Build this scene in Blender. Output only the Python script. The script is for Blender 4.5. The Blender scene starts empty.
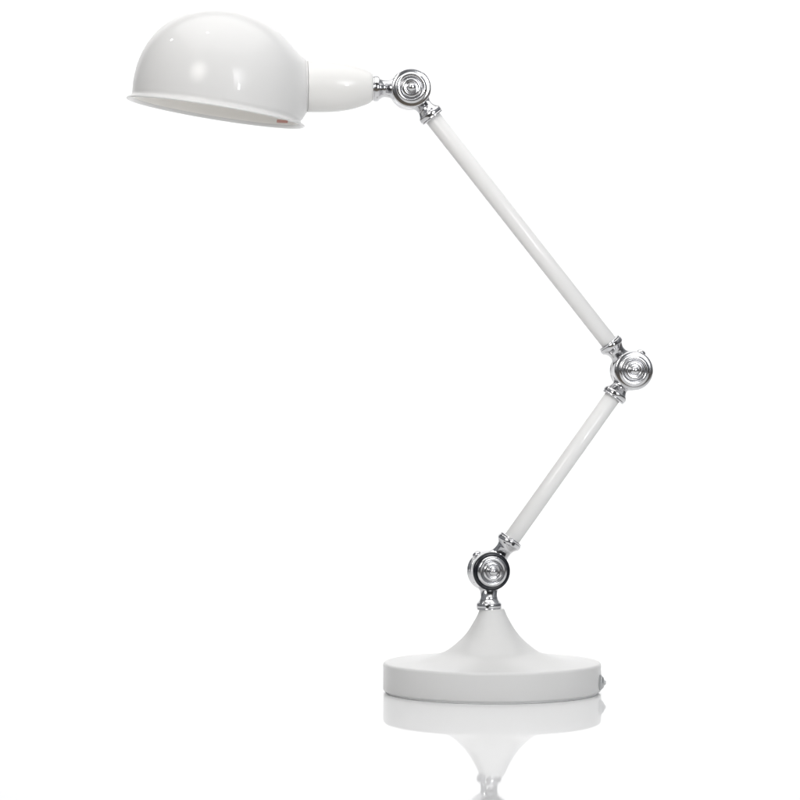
import bpy, bmesh, math
from mathutils import Vector, Matrix

# ---------------------------------------------------------------- units
S = 0.0007            # metres per photo pixel at the lamp's distance
DIST = 2610.0         # camera distance, in the same units
PAD = 2.0             # height of the pad added under the base for a pale contact line
CAMX, CAMZ = -92.0, 290.0 + PAD

# ---------------------------------------------------------------- camera
scene = bpy.context.scene
COL = scene.collection
cam_data = bpy.data.cameras.new("camera")
cam = bpy.data.objects.new("camera", cam_data)
COL.objects.link(cam)
cam.location = (CAMX * S, -DIST * S, CAMZ * S)
cam.rotation_euler = (math.radians(90), 0, 0)
cam_data.lens = 36.0 * DIST / 800.0
cam_data.sensor_width = 36.0
cam_data.clip_start = 0.02
cam_data.clip_end = 100.0
scene.camera = cam

# ---------------------------------------------------------------- world and lamps
world = bpy.data.worlds.new("World")
scene.world = world
world.use_nodes = True
wnt = world.node_tree
bg = wnt.nodes["Background"]
# the dim studio room around the table: warm floor, dark furniture band, pale walls and ceiling
wtc = wnt.nodes.new("ShaderNodeTexCoord")
wsep = wnt.nodes.new("ShaderNodeSeparateXYZ")
wnt.links.new(wtc.outputs["Generated"], wsep.inputs[0])
wmap = wnt.nodes.new("ShaderNodeMapRange")
wmap.inputs["From Min"].default_value = -1.0
wnt.links.new(wsep.outputs["Z"], wmap.inputs["Value"])
wramp = wnt.nodes.new("ShaderNodeValToRGB")
el = wramp.color_ramp.elements
el[0].position, el[0].color = 0.0, (0.25, 0.215, 0.175, 1)
el[1].position, el[1].color = 1.0, (0.50, 0.51, 0.53, 1)
for p, c in ((0.40, (0.21, 0.18, 0.145)), (0.475, (0.12, 0.11, 0.105)), (0.53, (0.15, 0.155, 0.165)), (0.58, (0.30, 0.31, 0.33)),
             (0.74, (0.34, 0.35, 0.37))):
    e = el.new(p)
    e.color = (*c, 1)
wnt.links.new(wmap.outputs["Result"], wramp.inputs["Fac"])
wvor = wnt.nodes.new("ShaderNodeTexVoronoi")
wvor.distance = 'CHEBYCHEV'
wvor.inputs["Scale"].default_value = 2.3
wnt.links.new(wtc.outputs["Generated"], wvor.inputs["Vector"])
wsc = wnt.nodes.new("ShaderNodeSeparateColor")
wnt.links.new(wvor.outputs["Color"], wsc.inputs[0])
wm2 = wnt.nodes.new("ShaderNodeMapRange")
wm2.inputs["To Min"].default_value = 0.5
wm2.inputs["To Max"].default_value = 1.5
wnt.links.new(wsc.outputs["Red"], wm2.inputs["Value"])
wmul = wnt.nodes.new("ShaderNodeVectorMath")
wmul.operation = 'SCALE'
wnt.links.new(wramp.outputs["Color"], wmul.inputs[0])
wnt.links.new(wm2.outputs["Result"], wmul.inputs["Scale"])
wnt.links.new(wmul.outputs["Vector"], bg.inputs["Color"])
bg.inputs["Strength"].default_value = 0.74

scene.view_settings.view_transform = 'Standard'
scene.view_settings.look = 'None'
scene.view_settings.gamma = 1.0
scene.view_settings.exposure = 0.0


def area(name, loc, target, sx, sy, power, color=(1, 1, 1), spread=180):
    d = bpy.data.lights.new(name, 'AREA')
    d.shape = 'RECTANGLE'
    d.size, d.size_y = sx, sy
    d.energy = power
    d.color = color
    d.spread = math.radians(spread)
    o = bpy.data.objects.new(name, d)
    COL.objects.link(o)
    o.location = loc
    o.rotation_euler = (Vector(target) - Vector(loc)).to_track_quat('-Z', 'Y').to_euler()
    return o


# large overhead softbox, wash on the backdrop, gridded key from the front, thin strip at right
area("overhead_softbox", (0.0, -0.25, 1.9), (0.0, -0.25, 0.0), 2.4, 2.2, 26.3, (1.0, 0.99, 0.975))
area("backdrop_light", (0.0, 0.9, 2.2), (0.0, 1.8, 1.15), 3.4, 0.4, 22.5, spread=110)
area("key_softbox", (-0.55, -0.95, 0.80), (-0.12, 0.0, 0.38), 0.8, 0.7, 0.66, (1.0, 0.98, 0.955), spread=28)
area("fill_softbox", (0.55, -1.0, 0.64), (0.01, 0.0, 0.35), 0.6, 0.6, 0.44, (0.97, 0.98, 1.0), spread=29)
area("strip_light", (0.72, -1.55, 0.52), (-0.1, 0.0, 0.36), 0.07, 0.16, 2.2, (0.95, 0.98, 1.0))
area("pin_light", (-0.35, -0.2, 1.35), (-0.1, 0.0, 0.2), 0.05, 0.035, 0.26)
area("side_pin_light", (-0.85, 0.1, 1.15), (0.0, 0.0, 0.1), 0.04, 0.04, 0.22)


# ---------------------------------------------------------------- materials
def principled(name, color, rough=0.4, metallic=0.0, ior=1.5, coat=0.0, coat_rough=0.05):
    m = bpy.data.materials.new(name)
    m.use_nodes = True
    b = m.node_tree.nodes["Principled BSDF"]
    b.inputs["Base Color"].default_value = (*color, 1)
    b.inputs["Roughness"].default_value = rough
    b.inputs["Metallic"].default_value = metallic
    b.inputs["IOR"].default_value = ior
    b.inputs["Coat Weight"].default_value = coat
    b.inputs["Coat Roughness"].default_value = coat_rough
    return m


def add_noise(m, scale, rough_lo, rough_hi, bump=0.0, bscale=None, dist=0.0002):
    nt = m.node_tree
    b = nt.nodes["Principled BSDF"]
    tc = nt.nodes.new("ShaderNodeTexCoord")
    n = nt.nodes.new("ShaderNodeTexNoise")
    n.inputs["Scale"].default_value = scale
    n.inputs["Detail"].default_value = 5
    nt.links.new(tc.outputs["Object"], n.inputs["Vector"])
    mr = nt.nodes.new("ShaderNodeMapRange")
    mr.inputs["From Min"].default_value = 0.3
    mr.inputs["From Max"].default_value = 0.7
    mr.inputs["To Min"].default_value = rough_lo
    mr.inputs["To Max"].default_value = rough_hi
    nt.links.new(n.outputs["Fac"], mr.inputs["Value"])
    nt.links.new(mr.outputs["Result"], b.inputs["Roughness"])
    if bump:
        n2 = nt.nodes.new("ShaderNodeTexNoise")
        n2.inputs["Scale"].default_value = bscale
        n2.inputs["Detail"].default_value = 2
        nt.links.new(tc.outputs["Object"], n2.inputs["Vector"])
        bp = nt.nodes.new("ShaderNodeBump")
        bp.inputs["Strength"].default_value = bump
        bp.inputs["Distance"].default_value = dist
        nt.links.new(n2.outputs["Fac"], bp.inputs["Height"])
        nt.links.new(bp.outputs["Normal"], b.inputs["Normal"])
    return m


M_PAINT = add_noise(principled("white_enamel", (0.665, 0.663, 0.656), 0.42, ior=1.2, coat=0.3, coat_rough=0.045), 25, 0.33, 0.40)
M_INNER = principled("lightened_inner_enamel", (0.90, 0.885, 0.855), 0.35, ior=1.4)  # shade lining: enamel colour lifted to stand in for light inside the dome
M_SOCKET = add_noise(principled("ivory_enamel", (0.69, 0.685, 0.67), 0.38, ior=1.2, coat=0.3, coat_rough=0.045), 25, 0.31, 0.38)
M_CHROME = add_noise(principled("chrome", (0.60, 0.60, 0.61), 0.12, metallic=1.0), 120, 0.12, 0.17)
M_RUBBER = principled("black_rubber", (0.006, 0.007, 0.011), 0.22, ior=1.45)
M_HOLE = principled("dark_steel", (0.012, 0.012, 0.013), 0.5)
M_STEEL = principled("grey_steel", (0.46, 0.47, 0.475), 0.3, metallic=0.6)
M_PALE_LINE = principled("pale_contact_line", (0.82, 0.82, 0.82), 0.9)  # pale so the line between base and reflection stays light
M_SWEEP = principled("glossy_white_acrylic", (0.95, 0.95, 0.95), 0.03, ior=1.58)

M_LABEL = principled("red_sticker", (0.62, 0.33, 0.29), 0.45)


# ---------------------------------------------------------------- mesh helpers (photo-pixel units)
def build(name, verts, faces, mat, parent=None, origin=(0, 0, 0), sharp=40):
    """one mesh object; verts in pixel units in the world, origin in the same units"""
    org = Vector(origin)
    me = bpy.data.meshes.new(name)
    me.from_pydata([(Vector(v) - org) * S for v in verts], [], faces)
    bm = bmesh.new()
    bm.from_mesh(me)
    bmesh.ops.remove_doubles(bm, verts=bm.verts, dist=1e-7)
    bmesh.ops.recalc_face_normals(bm, faces=bm.faces)
    bm.to_mesh(me)
    bm.free()
    for p in me.polygons:
        p.use_smooth = True
    me.set_sharp_from_angle(angle=math.radians(sharp))
    me.materials.append(mat)
    o = bpy.data.objects.new(name, me)
    COL.objects.link(o)
    o["_org"] = list(org)
    if parent is not None:
        o.parent = parent
        o.location = (org - Vector(parent["_org"])) * S
    else:
        o.location = org * S
    return o


def frame(axis, hint=(0, 0, 1)):
    a = Vector(axis).normalized()
    h = Vector(hint)
    if abs(a.dot(h.normalized())) > 0.98:
        h = Vector((0, 1, 0))
    u = (h - a * h.dot(a)).normalized()
    return a, u, a.cross(u)


def lathe(profile, org, axis, n=96):
    """profile: list of (radius, distance along axis)"""
    a, u, w = frame(axis)
    org = Vector(org)
    V, F, rows = [], [], []
    for r, h in profile:
        if r < 1e-6:
            rows.append([len(V)])
            V.append(org + a * h)
        else:
            rows.append(list(range(len(V), len(V) + n)))
            for i in range(n):
                t = 2 * math.pi * i / n
                V.append(org + a * h + (u * math.cos(t) + w * math.sin(t)) * r)
    for A, B in zip(rows, rows[1:]):
        for i in range(n):
            j = (i + 1) % n
            if len(A) == 1 and len(B) == 1:
                continue
            if len(A) == 1:
                F.append((A[0], B[i], B[j]))
            elif len(B) == 1:
                F.append((A[i], A[j], B[0]))
            else:
                F.append((A[i], A[j], B[j], B[i]))
    return V, F


def merge(*parts):
    V, F = [], []
    for v, f in parts:
        k = len(V)
        V += v
        F += [tuple(i + k for i in q) for q in f]
    return V, F


def smooth_curve(pts, n=8):
    """Catmull-Rom through (r, h) points"""
    out = []
    P = [pts[0]] + list(pts) + [pts[-1]]
    for i in range(1, len(P) - 2):
        p0, p1, p2, p3 = P[i - 1], P[i], P[i + 1], P[i + 2]
        for k in range(n):
            t = k / n
            out.append(tuple(0.5 * (2 * b + (c - a) * t + (2 * a - 5 * b + 4 * c - d) * t * t
                                    + (3 * b - a - 3 * c + d) * t ** 3)
                             for a, b, c, d in zip(p0, p1, p2, p3)))
    out.append(tuple(pts[-1]))
    return [(max(r, 0.0), h) for r, h in out]


# the arms swing in one upright plane, turned a few degrees to the camera
YAW = math.radians(5.0)
EX = Vector((math.cos(YAW), math.sin(YAW), 0))
EZ = Vector((0, 0, 1))
EN = Vector((math.sin(YAW), -math.cos(YAW), 0))      # towards the viewer


def P(px, py):
    k = math.tan(YAW)
    t = (DIST + CAMX * k) / (DIST - k * (px - 400.0))
    return Vector((CAMX + t * (px - 400.0), -DIST + DIST * t, CAMZ + t * (399.0 - py)))


def direction(dx, dy):
    return (EX * dx - EZ * dy).normalized()


# ---------------------------------------------------------------- setting: white glossy sweep
V, F = [], []
prof = [(-0.75, -0.012), (-0.75, 0.0), (0.0, 0.0), (1.0, 0.0)]
R0, yc = 0.5, 1.3
for i in range(0, 25):
    a = math.radians(90 * i / 24)
    prof.append((yc + R0 * math.sin(a), R0 - R0 * math.cos(a)))
prof += [(yc + R0, 1.6), (yc + R0, 3.2)]
for y, z in prof:
    V += [Vector((-1.7, y, z)) / S, Vector((1.7, y, z)) / S]
for i in range(len(prof) - 1):
    F.append((2 * i, 2 * i + 1, 2 * i + 3, 2 * i + 2))
sweep = build("backdrop", V, F, M_SWEEP, sharp=60)
M_PAPER = principled("matt_white_paper", (0.95, 0.95, 0.95), 0.8)
sweep.data.materials.append(M_PAPER)
for p in sweep.data.polygons:
    if p.center.y > 1.1:
        p.material_index = 1
sweep["kind"] = "structure"

# ---------------------------------------------------------------- the lamp
lamp = bpy.data.objects.new("desk_lamp", None)
COL.objects.link(lamp)
lamp.empty_display_size = 0.05
lamp["_org"] = [0.0, 0.0, 0.0]
lamp["label"] = "white swing-arm desk lamp with chrome joints and dome shade on glossy white surface"
lamp["category"] = "desk lamp"

# --- base
pb = [(0, 0.6), (104, 0.6), (105, 0), (107.6, 0), (108.6, 0.7), (109, 2.0), (109, 14), (109, 25.4)]
for i in range(1, 7):
    a = math.radians(90 * i / 6)
    pb.append((109 - 2.9 * (1 - math.cos(a)), 25.4 + 2.9 * math.sin(a)))
pb += smooth_curve([(104, 28.5), (94, 29.0), (82, 30.0), (70, 31.7), (58, 34.4), (48, 37.9), (40, 43.2), (30, 52.0),
                    (23.5, 60), (18.4, 68.4), (14.8, 75), (12.4, 81.0)], 6)
pb += [(11.2, 81.6), (0, 81.6)]
base = build("base", *lathe([(r, h + PAD) for r, h in pb], (0, 0, 0), (0, 0, 1), 192), M_PAINT, lamp, (0, 0, 0))
build("contact_line_pad", *lathe([(0, 0.05), (105.5, 0.05), (106, 0.3), (106, PAD + 0.3), (0, PAD + 0.3)], (0, 0, 0), (0, 0, 1), 128),
      M_PALE_LINE, base)  # invented pad, there only to lighten the line at the floor

# --- screw on the rim of the base
az = math.radians(-13)
sd = Vector((math.cos(az), math.sin(az), 0))
so = sd * 108.2 + Vector((0, 0, 10.2 + PAD))
screw = build("screw", *merge(
    lathe([(0, 0), (7.6, 0), (7.9, 0.5), (7.9, 1.6), (7.2, 2.3), (5.2, 2.6)], so, sd, 48),
    lathe(smooth_curve([(6.4, 2.2), (6.3, 2.9), (5.6, 3.9), (4.0, 4.7), (2.4, 5.0)], 4) +
          [(2.3, 5.9), (1.8, 6.5), (0, 6.6)], so, sd, 40)), M_STEEL, base, so)


# --- joints
def joint(px, py, necks, yaw_extra=0.0, washer=False, bump=None, screw_spots=()):
    c = P(px, py)
    n = Matrix.Rotation(math.radians(yaw_extra), 3, 'Z') @ EN
    # housing: a two-piece drum, axis towards the viewer
    hp = [(0, -13.2), (9, -13.2)] + smooth_curve([(15.5, -12.9), (18.4, -12.0), (20.0, -10.2), (20.2, -8.4), (19.5, -5.0), (19.0, -1.6),
                                                  (18.6, -1.0)], 4)
    hp += [(17.2, -0.4), (17.2, 0.2)] + smooth_curve([(18.9, 0.8), (19.3, 1.6), (19.0, 5.0), (18.7, 7.8), (18.0, 8.8)], 3) + [(0, 8.8)]
    parts = [lathe(hp, c, n, 96)]
    if bump:
        bd = direction(*bump[:2])
        bo = c + bd * bump[2] - n * 6.0
        parts.append(lathe(smooth_curve([(5.0, 0), (4.8, 2.4), (4.0, 4.2), (2.2, 5.3), (0, 5.6)], 4), bo, bd, 32))
    j = build("joint", *merge(*parts), M_CHROME, lamp, c)
    # collars
    for dx, dy, dend, rend in necks:
        d = direction(dx, dy)
        k = dend - 37.0
        cp = smooth_curve([(15.5, 11.5), (11.6, 16.0), (9.2, 19.5 + 0.3 * k), (8.5, 22.5 + 0.6 * k), (8.8, 25.3 + k),
                           (10.3, 28.0 + k), (11.6, 29.6 + k)], 6)
        cp += smooth_curve([(12.3, 30.2 + k), (12.75, 31.4 + k), (12.85, 33.0 + k), (12.6, 34.6 + k), (12.1, 35.0 + k)], 3)
        cp += smooth_curve([(12.2, 35.3 + k), (12.4, 36.0 + k), (12.0, 36.7 + k), (11.2, 37.0 + k)], 3)
        cp += [(rend, 37.0 + k), (rend - 0.6, 36 + k)]
        cv, cf = lathe(cp, c, d, 80)
        for i, v in enumerate(cv):          # the root is pinched to the thickness of the drum
            ax = (v - c).dot(d)
            if ax < 24 + k:
                f = 1 - 0.36 * min(1.0, (24 + k - ax) / 7.0)
                q = (v - c).dot(n)
                cv[i] = v - n * q * (1 - f) - n * 1.2 * (1 - f) / 0.36
        col = build("collar", cv, cf, M_CHROME, j, c)
        # grub screw in the collar band, facing the viewer
        gd = (EN + d * 0.0 + direction(-dy, dx) * 0.25).normalized()
        go = c + d * (32.8 + k) + gd * 11.45
        build("set_screw", *lathe([(1.7, 0), (1.7, 1.45), (1.4, 1.62), (0, 1.62)], go, gd, 20), M_HOLE, col, go)
    # front: washer and turned cap with a knob
    if washer:
        build("washer", *lathe([(15.5, 8.6), (18.9, 8.6), (19.2, 9.0)] + smooth_curve([(19.2, 9.2), (18.9, 10.2), (17.8, 11.1), (16.4, 11.3), (15.2, 10.6)], 4), c, n, 96),
              M_RUBBER, j, c)
        ring = [(15.2, 8.7), (15.5, 10.5), (15.4, 12.0), (14.4, 13.2), (12.8, 13.8), (11.9, 13.6)]
    else:
        ring = [(19.4, 8.7), (19.8, 9.6), (19.7, 11.0), (18.9, 12.1), (17.2, 12.6), (15.4, 12.9), (14.6, 13.6), (13.3, 14.2),
                (12.0, 14.0)]
    ring_c = [(0, 8.7)] + smooth_curve(ring, 4) + smooth_curve([(11.2, 13.4), (10.7, 12.6), (10.4, 12.3)], 3)
    cap = build("cap", *lathe(ring_c + [(0, 12.3)], c, n, 96), M_CHROME, j, c)
    knob = [(10.1, 11.1)] + smooth_curve([(10.1, 12.2), (9.5, 13.6), (8.4, 14.4), (6.8, 14.5), (5.6, 14.0), (4.7, 14.1), (4.5, 15.2),
                                          (4.1, 16.8), (3.1, 18.2), (1.6, 19.0), (0, 19.2)], 5)
    build("knob", *lathe(knob, c, n, 64), M_CHROME, cap, c)
    return j


U, MJ, L = (410.2, 88.1), (631.3, 369.7), (489.0, 569.8)
a_up = (0.6236, 0.7818)      # upper arm, pointing down the picture
a_lo = (0.574, -0.819)       # lower arm, pointing up the picture
RT = 8.4

joint(*U, [(-1, 0.0, 38.5, 6), (*a_up, 36.8, RT)])
joint(*MJ, [(-a_up[0], -a_up[1], 37.0, RT), (-a_lo[0], -a_lo[1], 33.5, RT)], bump=(0.54, -0.84, 19.0), yaw_extra=3)
jl = joint(*L, [(*a_lo, 39.5, RT), (0.0, 1, 39.0, 8)], yaw_extra=9, washer=True, bump=(-0.56, -0.83, 17.0))
jl["label"] = "chrome joint with a black washer ring above the base"


# --- arms
def arm(p0, p1, da, db):
    a, b = P(*p0), P(*p1)
    d = (b - a).normalized()
    ln = (b - a).length
    build("arm", *lathe([(0, da), (RT - 0.4, da), (RT, da + 0.6), (RT, ln * 0.5), (RT, ln - db - 0.6), (RT - 0.4, ln - db), (0, ln - db)],
                        a, d, 64), M_PAINT, lamp, a)


arm(U, MJ, 35.5, 35.5)
arm(MJ, L, 32, 38)

# --- socket
so = P(306.0, 85.6)
sx = EX
sp = [(0, -6), (22, -6), (22, 1.3), (25.0, 1.35), (25.25, 1.7)] + smooth_curve([(25.3, 2.8), (25.35, 12), (25.2, 21), (24.6, 31), (22.9, 42), (20.9, 50),
                                                       (18.3, 57.5), (16.4, 62.3), (14.6, 65.0), (12.6, 66.2)], 6) + [(0, 66.4)]
sock = build("socket", *lathe(sp, so, sx, 128), M_SOCKET, lamp, so)
build("socket_ring", *lathe([(22, -1.2), (26.0, -1.2), (26.5, -0.5), (26.5, 0.3), (26.1, 0.8), (25.3, 1.0), (22.0, 1.0)], so, sx, 128),
      M_PAINT, sock, so)

# --- shade: dome blended into a conical neck round the socket
rc = P(215.7, 111.6)
E_LAT = direction(0.988, 0.1525)
TILT = Matrix.Rotation(math.radians(-1.9), 3, E_LAT)
E_AX = direction(0.1525, -0.988)
if (TILT @ E_AX).dot(EN) < 0:
    TILT.transpose()
E_AX = TILT @ E_AX          # the opening is turned a touch away from the viewer
E_SN = TILT @ EN
RD, A0, PW = 85.0, 17.0, 2.15


def f_dome(q):
    lat, ax, n = q
    r = math.hypot(lat, n)
    h = max(ax - A0, 0.0)
    return (r ** PW + h ** PW) ** (1 / PW) - RD


so_rel = so - rc
SO = Vector((so_rel.dot(E_LAT), so_rel.dot(E_AX), so_rel.dot(E_SN)))
SX = Vector((EX.dot(E_LAT), EX.dot(E_AX), EX.dot(E_SN)))


def f_cone(q):
    d = Vector(q) - SO
    x = d.dot(SX)
    r = (d - SX * x).length
    # neck radius as a function of distance from the socket end
    if x > -4.0:
        rr = 27.0 + 2.2 * (-x / 4.0)
    else:
        rr = min(29.2 + (-4.0 - x) * 0.76, 46.0)
    return max((r - rr) * 0.79, x + 0.8)


def smin(a, b, k):
    h = max(k - abs(a - b), 0.0) / k
    return min(a, b) - h * h * k * 0.25


def f_all(q):
    return smin(f_dome(q), f_cone(q), 7.0)


# centre for the outward march: where the socket axis crosses the dome axis
tt = -SO[0] / SX[0]
CEN = SO + SX * tt
CEN = Vector((0, CEN[1], 0))


def push(q):
    q = Vector(q)
    d = (q - CEN).normalized()
    t = (q - CEN).length * 0.92
    for _ in range(200):
        v = f_all(CEN + d * t)
        if v > -0.004:
            break
        t += max(-v * 0.7, 0.004)
    return CEN + d * t


N = 256
rows = []
outer = []
for i in range(1, 121):                       # apex down to the wall
    a = math.radians(90 * i / 120)
    r = RD * math.sin(a)
    h = (max(RD ** PW - r ** PW, 0)) ** (1 / PW)
    outer.append((r, A0 + h))
for ax in (14, 11.5, 9.2, 7.4):
    outer.append((RD - (A0 - ax) * 0.05, ax))
lip = smooth_curve([(84.2, 5.8), (84.6, 4.2), (85.9, 2.7), (87.7, 1.8), (88.8, 0.9), (88.9, 0.0), (88.2, -0.6), (86.8, -0.3),
                    (85.0, 0.8), (83.6, 2.6), (83.0, 5.0)], 4)
inner = [(82.9, 8), (83.1, A0)]
for i in range(1, 33):
    a = math.radians(90 * (32 - i) / 32)
    r = (RD - 1.9) * math.sin(a)
    inner.append((r, A0 + ((RD - 1.9) ** PW - r ** PW) ** (1 / PW)))
V, F = [], []


def to_world(q):
    return rc + E_LAT * q[0] + E_AX * q[1] + E_SN * q[2]


def add_row(r, ax, march):
    if r < 1e-4:
        V.append(to_world((0, ax, 0)))
        rows.append([len(V) - 1])
        return
    ids = []
    for k in range(N):
        t = 2 * math.pi * k / N
        q = (r * math.cos(t), ax, r * math.sin(t))
        if march and math.cos(t) > 0.05:
            q = push(q)
        ids.append(len(V))
        V.append(to_world(q))
    rows.append(ids)


add_row(0, A0 + RD, False)
for r, ax in outer:
    add_row(r, ax, True)
for r, ax in lip + inner:
    add_row(r, ax, False)
for A, B in zip(rows, rows[1:]):
    for i in range(N):
        j = (i + 1) % N
        if len(A) == 1:
            F.append((A[0], B[i], B[j]))
        elif len(B) == 1:
            F.append((A[i], A[j], B[0]))
        else:
            F.append((A[i], A[j], B[j], B[i]))
shade = build("shade", V, F, M_PAINT, lamp, rc, sharp=60)
shade.data.materials.append(M_INNER)
for p in shade.data.polygons:                 # lining coloured paler and warmer, in place of bounce light inside the shade
    q = p.center / S
    h = q.dot(E_AX)
    r = (q - E_AX * h).length
    hh = max(h - A0, 0.0)
    if h > 0.5 and (r ** PW + hh ** PW) ** (1 / PW) < RD - 1.4:
        p.material_index = 1

# small red sticker inside the rim, on the far wall near the socket
V, F = [], []
for i in range(9):
    t = math.radians(-41 + 13 * i / 8)
    for ax in (4.3, 7.2):
        V.append(to_world((82.5 * math.cos(t), ax, 82.5 * math.sin(t))))
for i in range(8):
    F.append((2 * i, 2 * i + 1, 2 * i + 3, 2 * i + 2))
st = build("sticker", V, F, M_LABEL, shade, rc)

for o in bpy.data.objects:
    if "_org" in o:
        del o["_org"]
